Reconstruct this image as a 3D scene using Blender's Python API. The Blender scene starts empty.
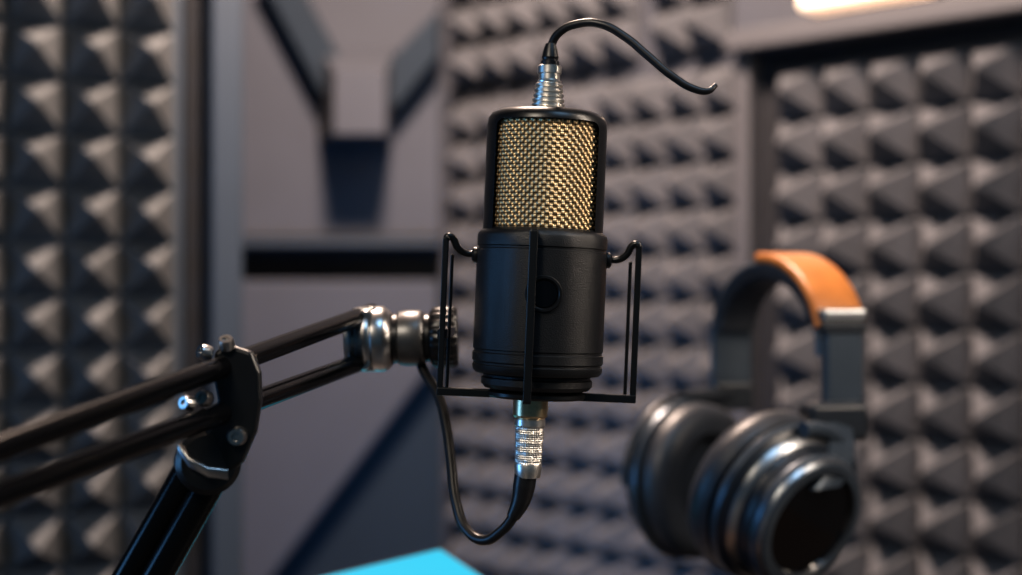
import bpy, bmesh, math, random
from mathutils import Vector, Matrix
random.seed(4)
CAMZ=0.95; F=1419.0
def P(px,py,d): return Vector(((px-511)/F*d, d, CAMZ-(py-287.5)/F*d))
col=bpy.context.scene.collection

# ---------------- materials ----------------
def mat(name, c, rough=.5, metal=0, var=.15, nscale=20, bump=0, bscale=200, bdist=.001, emis=None, estr=0, coat=0, spec=.5):
    m=bpy.data.materials.new(name); m.use_nodes=True
    nt=m.node_tree; b=nt.nodes['Principled BSDF']
    tc=nt.nodes.new('ShaderNodeTexCoord'); n=nt.nodes.new('ShaderNodeTexNoise')
    n.inputs['Scale'].default_value=nscale; n.inputs['Detail'].default_value=4
    nt.links.new(tc.outputs['Object'],n.inputs['Vector'])
    r=nt.nodes.new('ShaderNodeValToRGB')
    r.color_ramp.elements[0].position=.3; r.color_ramp.elements[1].position=.7
    r.color_ramp.elements[0].color=(*[x*(1-var) for x in c],1)
    r.color_ramp.elements[1].color=(*[min(1,x*(1+var)) for x in c],1)
    nt.links.new(n.outputs['Fac'],r.inputs['Fac']); nt.links.new(r.outputs['Color'],b.inputs['Base Color'])
    b.inputs['Roughness'].default_value=rough; b.inputs['Metallic'].default_value=metal
    b.inputs['Coat Weight'].default_value=coat; b.inputs['Specular IOR Level'].default_value=spec
    if bump:
        n2=nt.nodes.new('ShaderNodeTexNoise'); n2.inputs['Scale'].default_value=bscale; n2.inputs['Detail'].default_value=3
        nt.links.new(tc.outputs['Object'],n2.inputs['Vector'])
        bp=nt.nodes.new('ShaderNodeBump'); bp.inputs['Strength'].default_value=bump; bp.inputs['Distance'].default_value=bdist
        nt.links.new(n2.outputs['Fac'],bp.inputs['Height']); nt.links.new(bp.outputs['Normal'],b.inputs['Normal'])
    if emis:
        b.inputs['Emission Color'].default_value=(*emis,1); b.inputs['Emission Strength'].default_value=estr
    return m
M={}
M['foam']=mat('foam_charcoal',(.078,.081,.090),.68,var=.12,nscale=15,bump=.5,bscale=250,bdist=.002,spec=.35)
M['foam_l']=mat('foam_charcoal_left',(.076,.081,.086),.62,var=.12,nscale=15,bump=.5,bscale=250,bdist=.002,spec=.4)
M['wall']=mat('wall_paint_grey',(.042,.046,.058),.8,var=.08,nscale=4,bump=.2,bscale=80)
M['panel']=mat('panel_grey_fabric',(.055,.061,.077),.85,var=.06,nscale=6,bump=.3,bscale=300)
M['navy']=mat('navy_fins_and_shadow',(.005,.015,.028),.8,var=.1,nscale=6,bump=.3,bscale=300)  # navy of the fins; also carries the alcove's diagonal shadow
M['dark']=mat('dark_recess_and_shadow',(.004,.005,.008),.8)  # near-black for recesses; also paints the shadow line under the beam
M['trim']=mat('trim_bluegrey',(.028,.042,.062),.6,var=.08,nscale=5)
M['trimlight']=mat('trim_warmgrey',(.065,.066,.074),.65,var=.08,nscale=5)
M['floor']=mat('floor_carpet',(.03,.03,.035),.95,bump=.5,bscale=200)
M['ceil']=mat('ceiling_paint',(.06,.06,.065),.9)
M['desk']=mat('desk_laminate',(.012,.013,.016),.5)
M['blk']=mat('mic_black_body',(.0075,.0083,.0098),.38,var=.1,nscale=.05,bump=.16,bscale=.9,bdist=.5,spec=.5)
M['blks']=mat('black_satin',(.006,.0065,.0075),.32,var=.1)
M['gloss']=mat('black_gloss',(.003,.003,.004),.12,coat=.3,spec=.3)
M['rub']=mat('rubber_black',(.008,.008,.009),.38,var=.1)
M['silver']=mat('silver_metal',(.80,.76,.70),.34,1,var=.12,nscale=.3)
M['steel']=mat('steel_joint',(.46,.45,.44),.28,1,var=.2,nscale=40)
M['brass']=mat('brass_collar',(.70,.54,.33),.32,1,var=.1,nscale=.3)
M['tube']=mat('arm_tube_black',(.003,.0033,.004),.20,spec=.22)
M['hpg']=mat('headphone_graphite',(.055,.070,.088),.34,.35,var=.1,nscale=40)
M['hpk']=mat('headphone_black',(.014,.018,.024),.36,var=.1,nscale=40)
M['hpc']=mat('headphone_cushion',(.026,.030,.037),.42,var=.15,nscale=60,bump=.4,bscale=300,bdist=.0006)
M['hps']=mat('headphone_silver',(.36,.37,.38),.32,1,nscale=40)
M['orange']=mat('tan_leather',(.40,.145,.034),.42,var=.15,nscale=60,bump=.3,bscale=350,bdist=.0005)
M['wood']=mat('riser_walnut',(.06,.035,.02),.5,nscale=10)
M['cyan']=mat('screen_cyan',(.0,.03,.05),.5,emis=(.0,.47,.68),estr=1.0,spec=.1)
M['lamp']=mat('lamp_diffuser',(.9,.8,.65),.4,emis=(1,.62,.40),estr=1.1)
# gold wire mesh, uses UV in weave cells
g=bpy.data.materials.new('gold_wire_mesh'); g.use_nodes=True; nt=g.node_tree; b=nt.nodes['Principled BSDF']
uv=nt.nodes.new('ShaderNodeUVMap'); sx=nt.nodes.new('ShaderNodeSeparateXYZ'); nt.links.new(uv.outputs[0],sx.inputs[0])
def mth(op,a,bb=None):
    n=nt.nodes.new('ShaderNodeMath'); n.operation=op
    for i,v in enumerate((a,bb)):
        if v is None: continue
        if isinstance(v,(int,float)): n.inputs[i].default_value=v
        else: nt.links.new(v,n.inputs[i])
    return n.outputs[0]
su=mth('ABSOLUTE',mth('SINE',mth('MULTIPLY',sx.outputs[0],math.pi)))
sv=mth('ABSOLUTE',mth('SINE',mth('MULTIPLY',sx.outputs[1],math.pi)))
pr=mth('MULTIPLY',su,sv)
rp=nt.nodes.new('ShaderNodeValToRGB'); rp.color_ramp.elements[0].position=.02; rp.color_ramp.elements[0].color=(.03,.019,.010,1)
rp.color_ramp.elements[1].position=.65; rp.color_ramp.elements[1].color=(.74,.54,.30,1)
nt.links.new(pr,rp.inputs['Fac']); nt.links.new(rp.outputs['Color'],b.inputs['Base Color'])
b.inputs['Metallic'].default_value=.75; b.inputs['Roughness'].default_value=.38
M['gold']=g

# ---------------- helpers ----------------
def empty(name,loc=(0,0,0),rot=None,scale=1):
    e=bpy.data.objects.new(name,None); e.empty_display_size=.02; col.objects.link(e)
    e.matrix_basis=Matrix.Translation(Vector(loc))@(rot or Matrix.Identity(4))@Matrix.Scale(scale,4); return e
def keep(o,e):
    o.parent=e; o.matrix_parent_inverse=e.matrix_basis.inverted(); return o
def loc(o,e): o.parent=e; return o
def mesh(name,verts,faces,mats,smooth=True,midx=None,angle=35):
    me=bpy.data.meshes.new(name); me.from_pydata([tuple(v) for v in verts],[],faces)
    for m in (mats if isinstance(mats,list) else [mats]): me.materials.append(m)
    if midx:
        for p,i in zip(me.polygons,midx): p.material_index=i
    bm=bmesh.new(); bm.from_mesh(me); bmesh.ops.recalc_face_normals(bm,faces=bm.faces); bm.to_mesh(me); bm.free()
    if smooth:
        me.polygons.foreach_set('use_smooth',[True]*len(me.polygons)); me.set_sharp_from_angle(angle=math.radians(angle))
    o=bpy.data.objects.new(name,me); col.objects.link(o); return o
def lathe(name,prof,mats,seg=96,closed=False,mod=None,mtx=None,angle=35):
    """prof: (r,z[,matidx]) revolved around local Z"""
    V=[];rings=[];Fc=[];mi=[]
    for p in prof:
        r,z=p[0],p[1]
        if r<1e-6: rings.append([len(V)]); V.append((0,0,z))
        else:
            rg=[]
            for i in range(seg):
                a=2*math.pi*i/seg; rr=r+(mod(a,z) if mod else 0)
                rg.append(len(V)); V.append((rr*math.cos(a),rr*math.sin(a),z))
            rings.append(rg)
    n=len(prof)
    for k in range(n if closed else n-1):
        A=rings[k];B=rings[(k+1)%n]; m=prof[(k+1)%n][2] if len(prof[(k+1)%n])>2 else 0
        if len(A)==1 and len(B)==1: continue
        for i in range(seg):
            j=(i+1)%seg
            if len(A)==1: Fc.append((A[0],B[i],B[j]))
            elif len(B)==1: Fc.append((A[i],B[0],A[j]))
            else: Fc.append((A[i],B[i],B[j],A[j]))
            mi.append(m)
    if mtx is not None: V=[mtx@Vector(v) for v in V]
    return mesh(name,V,Fc,mats,midx=mi,angle=angle)
def orient(c,n): return Matrix.Translation(c)@Vector(n).normalized().to_track_quat('Z','Y').to_matrix().to_4x4()
def tube(name,pts,r,m,radii=None,smooth=True,res=6):
    cu=bpy.data.curves.new(name,'CURVE'); cu.dimensions='3D'; cu.bevel_depth=r; cu.bevel_resolution=res; cu.use_fill_caps=True
    if smooth:
        s=cu.splines.new('BEZIER'); s.bezier_points.add(len(pts)-1)
        for i,p in enumerate(pts):
            bp=s.bezier_points[i]; bp.co=p; bp.handle_left_type=bp.handle_right_type='AUTO'; bp.radius=radii[i] if radii else 1
        s.resolution_u=16
    else:
        s=cu.splines.new('POLY'); s.points.add(len(pts)-1)
        for i,p in enumerate(pts): s.points[i].co=(*p,1); s.points[i].radius=radii[i] if radii else 1
    cu.materials.append(m); o=bpy.data.objects.new(name,cu); col.objects.link(o); return o
def box(name,c,size,m,bevel=0,mtx=None):
    sx,sy,sz=[s/2 for s in size]; c=Vector(c)
    V=[Vector((x,y,z)) for x in(-sx,sx) for y in(-sy,sy) for z in(-sz,sz)]
    R=mtx or Matrix.Identity(4)
    V=[c+(R@v) for v in V]
    Fc=[(0,1,3,2),(4,6,7,5),(0,4,5,1),(2,3,7,6),(0,2,6,4),(1,5,7,3)]
    o=mesh(name,V,Fc,m,smooth=False)
    if bevel:
        b=o.modifiers.new('bevel','BEVEL'); b.width=bevel; b.segments=3; b.limit_method='ANGLE'
    return o
def prism(name,poly,dirv,m,bevel=0):
    """extrude 3D polygon along dirv"""
    n=len(poly); V=[Vector(p) for p in poly]+[Vector(p)+Vector(dirv) for p in poly]
    Fc=[tuple(range(n)),tuple(range(2*n-1,n-1,-1))]+[(i,(i+1)%n,n+(i+1)%n,n+i) for i in range(n)]
    o=mesh(name,V,Fc,m,smooth=False)
    if bevel:
        b=o.modifiers.new('bevel','BEVEL'); b.width=bevel; b.segments=3; b.limit_method='ANGLE'
    return o
def band(name,path,w,width,thick,mats,midx=None,round_=.3):
    w=Vector(w).normalized(); V=[];Fc=[];mi=[]
    cs=[]
    hw,ht=width/2,thick/2; r=min(hw,ht)*.8
    for cx,cy,a0 in((hw-r,ht-r,0),(-hw+r,ht-r,90),(-hw+r,-ht+r,180),(hw-r,-ht+r,270)):
        for k in range(4):
            a=math.radians(a0+30*k); cs.append((cx+r*math.cos(a),cy+r*math.sin(a)))
    n=len(cs)
    for i,p in enumerate(path):
        t=(path[min(i+1,len(path)-1)]-path[max(i-1,0)]).normalized(); nn=t.cross(w).normalized()
        for a,bq in cs: V.append(p+w*a+nn*bq)
    for i in range(len(path)-1):
        for k in range(n):
            Fc.append((i*n+k,i*n+(k+1)%n,(i+1)*n+(k+1)%n,(i+1)*n+k)); mi.append(midx[i] if midx else 0)
    Fc.append(tuple(range(n))); mi.append(midx[0] if midx else 0)
    Fc.append(tuple(range(len(V)-n,len(V)))); mi.append(midx[-1] if midx else 0)
    return mesh(name,V,Fc,mats,midx=mi)

# ---------------- room shell ----------------
H=2.5
C=Vector((-.11,2.46,0)); U=Vector((.70711,-.70711,0)); N=Vector((-.70711,-.70711,0))
def wallslab(name,a,b,nrm,m,z0=0,z1=H,th=.08):
    a=Vector(a);b=Vector(b);nrm=Vector(nrm)
    poly=[Vector((a.x,a.y,z0)),Vector((b.x,b.y,z0)),Vector((b.x,b.y,z1)),Vector((a.x,a.y,z1))]
    return prism(name,poly,-nrm*th,m)
wallslab('wall_right',C,C+U*3.4,N,M['wall'])
wallslab('wall_back',(-2.2,2.46,0),(-.11,2.46,0),(0,-1,0),M['wall'])
wallslab('wall_left',(-2.2,2.46,0),(-2.2,-1.2,0),(1,0,0),M['wall'])
box('floor',(0.1,.9,-.03),(5.2,4.6,.06),M['floor'])
box('ceiling',(0.1,.9,H+.03),(5.2,4.6,.06),M['ceil'])

def foam(name,o,u,nrm,nu,nv,m,p=.07,h=.056,base=.012):
    o=Vector(o);u=Vector(u);nrm=Vector(nrm);z=Vector((0,0,1)); V=[];Fc=[]
    for i in range(nu):
        for j in range(nv):
            k=len(V); g=.0015
            q=[o+u*(i*p+g)+z*(j*p+g),o+u*((i+1)*p-g)+z*(j*p+g),o+u*((i+1)*p-g)+z*((j+1)*p-g),o+u*(i*p+g)+z*((j+1)*p-g)]
            c=(q[0]+q[2])/2; jit=u*random.uniform(-.003,.003)+z*random.uniform(-.003,.003)
            hh=h*random.uniform(.92,1.06)
            ring0=[x+nrm*base*.3 for x in q]; ring1=[x+nrm*base for x in q]
            ring2=[c+(x-c)*.48+nrm*(base+hh*.5)+jit*.5 for x in q]
            ring3=[c+(x-c)*.05+nrm*(base+hh)+jit for x in q]
            V+=ring0+ring1+ring2+ring3
            for a in range(3):
                for e in range(4):
                    f=(e+1)%4; Fc.append((k+a*4+e,k+a*4+f,k+a*4+4+f,k+a*4+4+e))
            Fc.append((k+12,k+13,k+14,k+15))
    k=len(V)
    W=[o,o+u*nu*p,o+u*nu*p+z*nv*p,o+z*nv*p]; V+=W+[x+nrm*base*.5 for x in W]
    Fc+=[(k+4,k+5,k+6,k+7)]+[(k+e,k+(e+1)%4,k+4+(e+1)%4,k+4+e) for e in range(4)]
    return mesh(name,V,Fc,m,smooth=False)
zt=lambda off: CAMZ+off
e=empty('acoustic_foam_panel',C+U*.3+Vector((0,0,CAMZ)))
keep(foam('foam_lower',C+U*.04+N*.002+Vector((0,0,zt(.315)-14*.066)),U,N,9,14,M['foam'],p=.066),e)
e=empty('acoustic_foam_panel',C+U*.2+Vector((0,0,CAMZ+.5)))
keep(foam('foam_tile_a',C+U*.04+N*.002+Vector((0,0,zt(.345))),U,N,6,6,M['foam'],p=.066),e)
keep(foam('foam_tile_b',C+U*.475+N*.002+Vector((0,0,zt(.345))),U,N,2,6,M['foam'],p=.066),e)
# right framed foam panel
e=empty('framed_foam_panel',C+U*1.1+Vector((0,0,CAMZ)))
keep(foam('foam_field',C+U*.70+N*.012+Vector((0,0,zt(.298)-13*.07)),U,N,12,13,M['foam']),e)
uR=Matrix.Rotation(math.radians(-45),4,'Z')
def wbox(name,t0,t1,z0,z1,d0,d1,m,bev=.004):
    c=C+U*((t0+t1)/2)+N*((d0+d1)/2)+Vector((0,0,(z0+z1)/2))
    return box(name,c,(t1-t0,d1-d0,z1-z0),m,bev,uR)
keep(wbox('post_side',.642,.667,0,zt(.323),0,.05,M['trimlight']),e)
keep(wbox('rebate_side',.667,.70,0,zt(.32),0,.025,M['dark']),e)
keep(wbox('beam_top',.642,1.7,zt(.323),zt(.352),0,.075,M['trimlight']),e)
keep(wbox('rebate_shadow_top',.667,1.7,zt(.298),zt(.323),0,.02,M['dark']),e)  # dark strip: shadow line below the beam, put into its colour
keep(wbox('post_far',1.55,1.60,0,zt(.323),0,.07,M['trimlight']),e)
wbox('wall_lamp',.745,.925,zt(.370),zt(.50),.0,.05,M['lamp'],.008)

# left partition with foam
L=Vector((-.94,-.342,0)); LN=Vector((.342,-.94,0)); R0=Vector((-.372,1.66,0))
e=empty('foam_partition',R0+L*.4)
keep(wallslab('partition_core',R0+L*1.0,R0,LN,M['trim'],0,2.2,.04),e)
keep(foam('partition_foam',R0+L*(.022+.061*13)+Vector((0,0,.33)),-L,LN,13,28,M['foam_l'],p=.061),e)
lr=Matrix.Rotation(math.atan2(-L.y,-L.x),4,'Z')
keep(box('partition_edge_post',R0-L*.034+LN*.01+Vector((0,0,1.1)),(.036,.06,2.2),M['trim'],.004,lr),e)
keep(box('partition_dark_gap',R0-L*.006+LN*.004+Vector((0,0,1.1)),(.03,.01,2.2),M['dark'],0,lr),e)

# back alcove panels (one built-in unit)
def B(px,py,d=2.46): return P(px,py,d)
e=empty('acoustic_diffuser',P(350,120,2.42))
keep(prism('upper_panel',[B(225,238,2.41),B(441,238,2.41),B(441,-120,2.41),B(225,-120,2.41)],(0,.045,0),M['panel'],.006),e)
keep(prism('fin_a',[B(258,-25,2.35),B(290,-32,2.35),B(342,62,2.35),B(332,104,2.35),B(320,92,2.35)],(0,.06,0),M['navy'],.003),e)
keep(prism('fin_b',[B(438,10,2.35),B(384,66,2.35),B(384,100,2.35),B(396,108,2.35),B(438,56,2.35)],(0,.06,0),M['navy'],.003),e)
ft=[B(334,72,2.25),B(386,72,2.25),B(386,134,2.25),B(334,134,2.25)]; bk=[B(318,48,2.412),B(395,48,2.412),B(392,142,2.412),B(318,142,2.412)]
keep(mesh('centre_block',ft+bk,[(0,1,2,3),(4,5,1,0),(5,6,2,1),(6,7,3,2),(7,4,0,3),(7,6,5,4)],M['panel'],smooth=False),e)
keep(prism('slot_back',[B(225,282,2.455),B(441,282,2.455),B(441,236,2.455),B(225,236,2.455)],(0,.004,0),M['dark']),e)
keep(prism('slot_lip',[B(225,246,2.38),B(440,246,2.38),B(440,238.5,2.38),B(225,238.5,2.38)],(0,.075,0),M['trim'],.002),e)
keep(prism('diagonal_shadow_panel',[B(225,700,2.44),B(442,700,2.44),B(442,280,2.44),B(225,280,2.44)],(0,.015,0),M['navy'],.002),e)  # navy sheet behind the wedge stands in for the diagonal shadow
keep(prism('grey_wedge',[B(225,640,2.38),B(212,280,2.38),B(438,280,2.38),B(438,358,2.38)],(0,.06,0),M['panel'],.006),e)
pb_=B(225,705,2.40); pc_=B(438,705,2.40)
keep(box('plinth',((pb_.x+pc_.x)/2,2.425,pb_.z/2),(pc_.x-pb_.x,.05,pb_.z),M['trim'],.004),e)

# ---------------- desk ----------------
DZ=.745
e=empty('desk',(0,.55,DZ))
keep(box('desk_top',(0,.5,DZ-.0155),(1.5,.98,.03),M['desk'],.004),e)
for i,(x,y) in enumerate([(-.7,.08),(.7,.08),(-.7,.92),(.7,.92)]):
    keep(box('leg_%d'%i,(x,y,(DZ-.03)/2),(.05,.05,DZ-.031),M['desk'],.003),e)

# ---------------- microphone ----------------
s=.6/F
TILT=Matrix.Rotation(math.radians(2.4),4,'Y')
mic=empty('studio_microphone',P(540.5,287.5,.6),TILT,s)
body=[(0,58),(57,58),(60,56),(64,53),(65,50),(65,40),(63.6,39),(63.6,37.5),(65,36.5),(65,-62),(64,-63),(64,-65),(65.4,-66),(65.4,-74),(64,-75.5),(64,-77),(65.2,-78),(64.5,-83),(62,-86),(55,-87),
 (53.5,-88),(53.5,-90),(55.5,-91),(55.5,-97),(52,-101),(44,-102),(0,-102)]
loc(lathe('body',body,M['blk'],128),mic)
head=lathe('head_frame',[(56.5,50),(60,50),(60,160),(59,167),(55.5,172),(49,175),(36,176.6),(0,177),(0,172),(46,171),(53,168),(56.5,160)],M['blks'],128,closed=True)
cw=50;cr=7;pl=[(-cw,30),(cw,30)]
for k in range(7):
    a=math.radians(15*k); pl.append((cw-cr+cr*math.cos(a),163-cr+cr*math.sin(a)))
for k in range(7):
    a=math.radians(90+15*k); pl.append((-cw+cr+cr*math.cos(a),163-cr+cr*math.sin(a)))
cut=prism('cut',[(x,-100,z) for x,z in pl],(0,200,0),M['blks'])
bo=head.modifiers.new('b','BOOLEAN'); bo.object=cut; bo.operation='DIFFERENCE'; bo.solver='EXACT'
bpy.context.view_layer.update()
dg=bpy.context.evaluated_depsgraph_get(); nm=bpy.data.meshes.new_from_object(head.evaluated_get(dg))
head.modifiers.clear(); head.data=nm
nm.polygons.foreach_set('use_smooth',[True]*len(nm.polygons)); nm.set_sharp_from_angle(angle=math.radians(35))
bpy.data.objects.remove(cut); loc(head,mic)
bv=head.modifiers.new('bevel','BEVEL'); bv.width=.9; bv.segments=2; bv.limit_method='ANGLE'; bv.angle_limit=math.radians(50)
# gold mesh
NC=88;SUB=8;seg=NC*SUB;cell=2*math.pi*56/NC; rows=int(112/cell*SUB)
V=[];Fc=[];UVs=[]
for j in range(rows+1):
    v=j/SUB
    for i in range(seg):
        u=i/SUB; a=2*math.pi*i/seg; r=55.2+1.1*math.sin(math.pi*u)*math.sin(math.pi*v)
        V.append((r*math.cos(a),r*math.sin(a),55+v*cell))
for j in range(rows):
    for i in range(seg):
        k=(i+1)%seg; Fc.append((j*seg+i,j*seg+k,(j+1)*seg+k,(j+1)*seg+i))
        u0,u1,v0,v1=i/SUB,(i+1)/SUB,j/SUB,(j+1)/SUB; UVs+=[u0,v0,u1,v0,u1,v1,u0,v1]
me=bpy.data.meshes.new('grille_mesh'); me.from_pydata(V,[],Fc); me.materials.append(M['gold'])
ul=me.uv_layers.new(name='UVMap'); ul.data.foreach_set('uv',UVs)
me.polygons.foreach_set('use_smooth',[True]*len(me.polygons))
o=bpy.data.objects.new('grille_mesh',me); col.objects.link(o); loc(o,mic)
# button badge
mt=orient(Vector((2,-62.5,-6)),(0,-1,0))
loc(lathe('badge_ring',[(0,0),(18,0),(18,4),(17,5.5),(15,5.5),(14,4.5),(13.6,3),(0,2.5)],[M['blks']],64,mtx=mt),mic)
loc(lathe('badge_face',[(13.4,3),(12.6,4.2),(0,4.8)],M['gloss'],64,mtx=mt),mic)
# top plug
pr=[(0,174),(20,174),(20,178),(16.5,179)]
z=180
for k in range(5):
    r=15.5-k*.7; pr+=[(r,z),(r+1.2,z+1),(r+1.2,z+3),(r,z+4),(r-1,z+4.6)]; z+=5
pr+=[(12,z+1),(10.5,z+3),(10.5,z+8),(12,z+9),(12,z+16),(10.5,z+17),(0,z+17)]
loc(lathe('top_plug',pr,M['silver'],64),mic)
loc(lathe('top_boot',[(0,220),(9.5,220),(9.5,226),(8,227),(8,229),(8.6,230),(7,238),(5,244),(0,244)],M['rub'],48),mic)
top=[P(551,56,.6),P(552,44,.6),P(560,32,.598),P(578,24,.595),P(600,24,.592),P(625,37,.59),P(648,56,.588),P(672,76,.586),P(694,89,.585),P(708,91,.585),P(716,85,.586)]
keep(tube('top_cable',top,4.2*s,M['rub'],radii=[1,1,1,1,1,1,1,.95,.9,.8,.55]),mic)
# bottom XLR
xm=Matrix.Translation((-5,0,0))
loc(lathe('xlr_collar',[(0,-102),(17.5,-102),(17.5,-108),(16.5,-109),(16.5,-111),(17.5,-112),(17.5,-128),(16,-130),(14,-131),(0,-131)],M['brass'],64,mtx=xm),mic)
pz=[(0,-130),(14,-130),(15.5,-132),(15.5,-138),(14.4,-139)]
zz=-140
while zz>-175: pz.append((14.4-(-136-zz)*.03,zz)); zz-=.6
pz+=[(13.6,-176),(14,-177),(13,-187),(12,-190),(0,-190)]
def kn(a,z): return .42*math.sin(20*a+z*1.4)*math.sin(20*a-z*1.4) if -176<z<-139.5 else 0
loc(lathe('xlr_barrel',pz,M['silver'],256,mtx=xm,mod=kn),mic)
bot=[P(526,472,.6),P(524,486,.6),P(521,500,.6),P(513,517,.6),P(500,532,.602),P(484,540,.606),P(467,530,.612),P(456,502,.62),P(451,462,.63),P(446,425,.64),P(438,395,.65),P(424,372,.66),P(418,355,.665)]
keep(tube('mic_cable',bot,5.4*s,M['rub']),mic)
keep(tube('cable_boot',bot[:4],9*s,M['rub'],radii=[1.25,1.25,1.1,.75]),mic)

# ---------------- shock mount ----------------
sm=empty('shock_mount',P(540.5,287.5,.6),TILT,s)
def bar(name,pts,r=3.2,m='blks',smooth=False): return loc(tube(name,[Vector(p) for p in pts],r,M[m],smooth=smooth,res=3),sm)
def sq(name,a,bb,w=6.5):
    a=Vector(a);bb=Vector(bb);d=bb-a; R=d.to_track_quat('Z','Y').to_matrix().to_4x4()
    return loc(box(name,(a+bb)/2,(w,w,d.length),M['blks'],1.2,R),sm)
zb=-107
for sgn,nm_ in((-1,'l'),(1,'r')):
    sq('upright_outer_'+nm_,(sgn*96,-8,zb),(sgn*96,-8,46),6)
    sq('upright_inner_'+nm_,(sgn*90,14,zb),(sgn*90,14,30),3.5)
    bar('hook_'+nm_,[(sgn*96,-8,44),(sgn*94,-8,47),(sgn*90,-7,46),(sgn*84,-5,36),(sgn*76,-2,31),(sgn*66,0,31)],3.6,smooth=True)
    loc(lathe('hook_pad_'+nm_,[(0,0),(8,0),(8,3),(5,5),(0,5)],M['rub'],32,mtx=orient(Vector((sgn*65,0,30)),(sgn,0,0))),sm)
sq('base_bar_x_front',(-99,-8,zb),(99,-8,zb),8)
sq('base_bar_y',(-10,-78,zb),(-10,78,zb),8)
sq('upright_front',(-10,-76,zb-3),(-10,-76,54),8)
sq('upright_rear',(-10,76,zb-3),(-10,76,54),8)
loc(lathe('base_ring',[(20,zb-3),(48,zb-3),(50,zb-1),(50,zb+2),(46,zb+4),(20,zb+4)],M['blks'],64,closed=True),sm)
sq('front_clip',(-10,-78,52),(-10,-66,52),7)
sq('rear_clip',(-10,78,52),(-10,66,52),7)
sq('mount_stalk',(-96,-8,-50),(-92,95,-50),10)

# ---------------- boom arm ----------------
arm=empty('boom_arm',P(228,400,.534))
def dpt(px): # depth along the parallel tubes
    return 1/(1.515+(362-px)*(2.5-1.515)/362)
def tp(px,y0,x0,y1,x1): return P(px,y0+(y1-y0)*(px-x0)/(x1-x0),dpt(px))
u0=tp(372,316,362,448,0);u1=tp(-70,316,362,448,0)
l0=tp(366,365,352,495,0);l1=tp(-70,365,352,495,0)
keep(tube('upper_tube',[u1,u0],.0042,M['tube'],smooth=False,res=10),arm)
keep(tube('lower_tube',[l1,l0],.0042,M['tube'],smooth=False,res=10),arm)
d=.526
poly=[(214,352),(228,344),(252,352),(260,372),(261,400),(256,432),(243,462),(222,480),(196,480),(180,468),(180,452),(198,440),(212,424),(217,400),(212,375)]
keep(prism('clamp_plate_front',[P(x,y,d) for x,y in poly],(0,.005,0),M['blks'],.0015),arm)
keep(prism('clamp_plate_back',[P(x,y,d+.02) for x,y in poly],(0,.005,0),M['blks'],.0015),arm)
keep(prism('clamp_core',[P(x,y,d+.005) for x,y in [(222,352),(250,356),(255,400),(238,455),(210,470),(195,462),(215,430)]],(0,.016,0),M['tube'],.001),arm)
def bolt(name,px,py,dd,r,h,n=(0,-1,0),m='steel'):
    c=P(px,py,dd); return keep(lathe(name,[(0,0),(r,0),(r,h*.6),(r*.8,h),(r*.45,h),(r*.4,h*.75),(0,h*.75)],M[m],24,mtx=orient(c,n)),arm)
bolt('bolt_1',238,436,d,.0037,.004)
bolt('bolt_2',209,354,d,.0030,.004,(-.7,-.6,.3)); bolt('bolt_3',227,347,d,.0030,.004,(0,-.6,.8))
bolt('bolt_4',191,404,.512,.0027,.004,(-.5,-.8,.2)); bolt('bolt_5',206,399,.515,.0030,.004,(-.2,-.9,.2))
keep(lathe('elbow_barrel',[(0,-.014),(.010,-.014),(.012,-.012),(.012,.012),(.010,.014),(0,.014)],M['blks'],48,mtx=orient(P(207,462,d+.012),(.25,-.95,.1))),arm)
keep(band('elbow_strap',[P(180,448,d-.003),P(190,462,d-.005),P(208,472,d-.005),P(228,474,d-.003)],(0,-.2,1),.004,.002,M['steel']),arm)
base=P(50,790,.535); base.z=DZ
pA=P(190,470,.54); pB=P(214,476,.536); dv=(base+Vector((.004,0,.05))-pA)
keep(tube('lower_arm_tube_a',[pA,pA+dv],.0062,M['tube'],smooth=False,res=10),arm)
keep(tube('lower_arm_tube_b',[pB,pB+dv*.98],.0058,M['tube'],smooth=False,res=10),arm)
keep(lathe('desk_base',[(0,.0),(.034,.0),(.034,.012),(.028,.018),(.014,.022),(.014,.06),(.011,.064),(0,.064)],M['blks'],48,mtx=Matrix.Translation(base+Vector((.006,0,0)))),arm)
# far joint
q=.66/F
jm=orient(P(346,340,.662),(1,.0,.03))
pj=[(0,0,0),(24,0,0),(28,2,0),(29,6,0),(27,8,0),(27,11,0),(32,13,0),(33,20,0),(31,23,0),(31,26,0),(33,28,0),(33,38,0),(30,43,0),(27,46,0),(25,48,1),(25,52,1),(27,54,2),(28,60,2),(28,74,2),(26,78,2),(24,80,1),(24,84,1),(28,86,1),(30,90,1),(30,108,1),(27,112,1),(0,113,1)]
jprof=[(r*q,z*q,m) for r,z,m in pj]
jt=mat('joint_bronze_grey',(.13,.13,.13),.38,.8,nscale=60)
def ridg(a,z): return .0004*math.cos(22*a) if z>86*q else 0
keep(lathe('swivel_joint',jprof,[M['steel'],M['blks'],jt],96,mtx=jm,mod=ridg),arm)
keep(prism('joint_lug',[P(345,325,.655),P(352,308,.655),P(372,306,.655),P(388,314,.655),P(388,330,.655)],(0,.016,0),M['steel'],.0015),arm)
keep(prism('joint_lug_low',[P(345,350,.655),P(352,372,.655),P(374,372,.655),P(384,360,.655),P(384,345,.655)],(0,.016,0),M['steel'],.0015),arm)
bolt('joint_bolt',366,318,.655,.004,.004); bolt('joint_bolt_low',364,362,.655,.004,.004)

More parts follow.
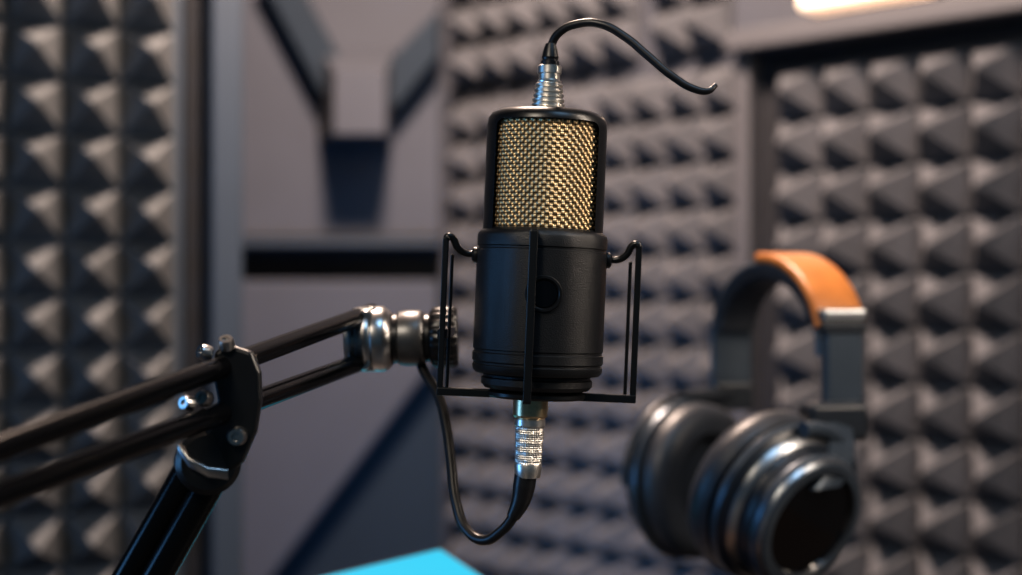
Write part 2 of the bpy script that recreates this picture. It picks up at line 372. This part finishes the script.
# ---------------- headphones ----------------
hp=empty('headphones',P(780,400,.93))
A1=P(839,370,.88); A0=P(731,370,1.03)
mid=(A1+A0)/2; a=A1-A0; a.z=0; half=a.length/2; a.normalize(); w=Vector((-a.y,a.x,0))
zc=CAMZ-.042; path=[]
for k in range(10): path.append(Vector((mid.x,mid.y,CAMZ-.075+ .033*k/10))-a*half)
n=60
for k in range(n+1):
    t=math.pi-math.pi*k/n; x=math.copysign(abs(math.cos(t))**1.0,math.cos(t)); path.append(Vector((mid.x,mid.y,zc+.057*math.sin(t)**.92))+a*half*x)
keep(band('headband_frame',path,w,.032,.006,M['hpg']),hp)
pad=[p for i,p in enumerate(path) if 10+n*.48<=i<=10+n*.93]
cen=Vector((mid.x,mid.y,zc))
pad=[p+(p-cen).normalized()*.0045 for p in pad]
keep(band('headband_leather',pad,w,.034,.008,M['orange']),hp)
inn=[p-(p-cen).normalized()*.005 for i,p in enumerate(path) if 14<=i<=10+n*.88]
keep(band('headband_cushion',inn,w,.030,.009,M['hpc']),hp)
Rw=Matrix((w,a,Vector((0,0,1)))).transposed().to_4x4()
def hbox(name,px,py,dd,size,m,bev=.002): return keep(box(name,P(px,py,dd),size,m,bev,Rw),hp)
hbox('slider_cap',840,315,.878,(.031,.013,.008),M['hps'])
hbox('slider_cap_lower',840,327,.878,(.030,.012,.007),M['hpk'],.001)
hbox('slider_arm',842,366,.878,(.027,.008,.055),M['hpg'],.003)
hbox('hinge_block',833,421,.872,(.040,.018,.024),M['hpk'],.004)
hbox('slider_cap_far',731,396,1.03,(.030,.012,.02),M['hpk'])
# near cup
nn=Vector((.54,-.78,-.32)).normalized()
outer=P(808,522,.835); cb=outer-nn*.054
mm=.00110
def prof(l,k=mm): return [(r*k,z*k,m) for r,z,m in l]
pc=prof([(0,6,1),(28,6,1),(30,3,0),(34,.5,0),(40,0,0),(45,3,0),(48,9,0),(48,14,0),(45,19,0),(42,20,1),(42,22,1),(46,23,2),(47,25,2),(46,28,2),(43,30,1),(42,32,1),(43,33,3),(42,35,3),(40,37,3),(39,38,1),(38,41,1),(37.5,43,1),(37,44,1),(38,45,2),(38,48,2),(37,50,2),(36,52,3),(35,53,2),(30,53.5,2),(29,52,1),(28,50.5,4),(15,49.5,4),(0,49,4)])
cupm=[M['hpc'],M['hpk'],M['hpg'],M['hps'],M['gloss']]
keep(lathe('ear_cup',pc,cupm,96,mtx=orient(cb,nn)),hp)
f=(Vector((0,0,1))-nn*nn.z).normalized(); ee=f.cross(nn).normalized()
if ee.x<0: ee=-ee
yk=[cb+nn*.036+(ee*math.cos(math.radians(t))+f*math.sin(math.radians(t)))*.0515 for t in range(-20,96,6)]
keep(tube('yoke',yk,.0048,M['hpg'],res=6),hp)
keep(band('yoke_blade',[P(836,425,.866),P(840,445,.852),P(838,462,.840),P(832,478,.832),P(824,488,.828)],ee,.024,.006,M['hpg']),hp)
for k in range(14):
    t=math.radians(60+k*5.5); c=cb+nn*.0590+(ee*math.cos(t)+f*math.sin(t))*.0355
    keep(box('tick_%d'%k,c,(.0013,.0013,.0004),M['hps'],0,orient(Vector((0,0,0)),nn)),hp)
# far cup
fn=Vector((.66,-.75,.0)).normalized(); fc=P(712,482,.985)
pf=prof([(0,-10,1),(26,-10,1),(29,-4,0),(33,-.5,0),(41,0,0),(48,-3,0),(52,-9,0),(52,-14,0),(49,-17,0),(47,-18,1),(47,-19,1),(53,-20,2),(54,-23,2),(52,-26,2),(47,-34,2),(36,-40,2),(0,-42,2)],.00104)
keep(lathe('ear_cup_far',pf,cupm,96,mtx=orient(fc,fn)),hp)
fe=Vector((fn.y,-fn.x,0)).normalized()
fy=[fc-fn*.028+(fe*math.cos(math.radians(t))+Vector((0,0,1))*math.sin(math.radians(t)))*.057 for t in range(0,181,9)]
keep(tube('yoke_far',fy,.0035,M['hpk']),hp)
keep(tube('yoke_far_stem',[P(731,395,1.03),fc-fn*.028+Vector((0,0,.057))],.006,M['hpk'],smooth=False),hp)
low=CAMZ-.181
keep(box('slab',(.165,.825,(DZ+low)/2),(.16,.06,low-DZ),M['wood'],.003),empty('headphone_riser',(.165,.825,DZ)))

# ---------------- glowing phone ----------------
p0=P(440,550,.93); e1=(P(330,576,.88)-p0).normalized(); e2=(P(482,578,.894)-p0); e2=(e2-e1*e2.dot(e1)).normalized()
nz=e1.cross(e2).normalized(); nz=nz if nz.z>0 else -nz
ph=empty('smartphone',p0)
def quad(a0,a1,b0,b1): return [p0+e1*x+e2*y for x,y in((a0,b0),(a1,b0),(a1,b1),(a0,b1))]
keep(prism('phone_body',quad(-.003,.155,-.003,.075),-nz*.007,M['hpk'],.001),ph)
keep(prism('phone_screen',quad(0,.152,0,.072),nz*.0006,M['cyan']),ph)
q0=quad(.06,.10,.02,.05); keep(prism('phone_rest',[Vector((v.x,v.y,DZ)) for v in q0],(0,0,.008),M['hpk']),ph)

# ---------------- lights ----------------
def area(name,l,t,size,power,c,sy=None,sf=1):
    ld=bpy.data.lights.new(name,'AREA'); ld.size=size; ld.energy=power; ld.color=c; ld.specular_factor=sf
    if sy: ld.shape='RECTANGLE'; ld.size_y=sy
    o=bpy.data.objects.new(name,ld); col.objects.link(o); o.location=l
    o.rotation_euler=(Vector(t)-Vector(l)).to_track_quat('-Z','Y').to_euler(); return o
area('ceiling_softbox',(-.08,1.35,2.05),(0.1,2.1,.8),.20,62,(1,.76,.62))
area('front_mic_fill',(-.45,-.35,1.7),(0,.6,.95),.35,8,(1,.87,.72))  # unseen warm fill, added to light the mic from the front
area('side_strip_light',(.75,.45,1.35),(.05,.6,.95),.08,6,(1,.84,.70),.6)
area('cool_fill_light',(-1.1,.4,.9),(-.2,1.6,.9),.5,5,(.18,.50,1))
area('cool_headphone_fill',(.5,.0,2.1),(.5,1.3,.8),.5,5,(.40,.68,1))  # unseen cool fill, added to brighten the headphones
area('low_blue_fill',(-.10,1.7,.60),(-.25,2.4,.62),.4,1.8,(.08,.42,1),.04,.1)  # unseen blue fill behind the desk, added to tint the lower alcove
wd=bpy.data.worlds.new('world'); bpy.context.scene.world=wd; wd.use_nodes=True
wd.node_tree.nodes['Background'].inputs[0].default_value=(.16,.40,.62,1); wd.node_tree.nodes['Background'].inputs[1].default_value=.11
try:
    bpy.context.scene.view_settings.view_transform='Standard'
    bpy.context.scene.view_settings.look='Medium High Contrast'
except Exception: pass

# ---------------- camera ----------------
cd=bpy.data.cameras.new('camera'); cam=bpy.data.objects.new('camera',cd); col.objects.link(cam)
cam.location=(0,0,CAMZ); cam.rotation_euler=(math.pi/2,0,0); cd.lens=50; cd.sensor_width=36; cd.clip_start=.01
cd.dof.use_dof=True; cd.dof.focus_distance=.578; cd.dof.aperture_fstop=4.9
bpy.context.scene.camera=cam
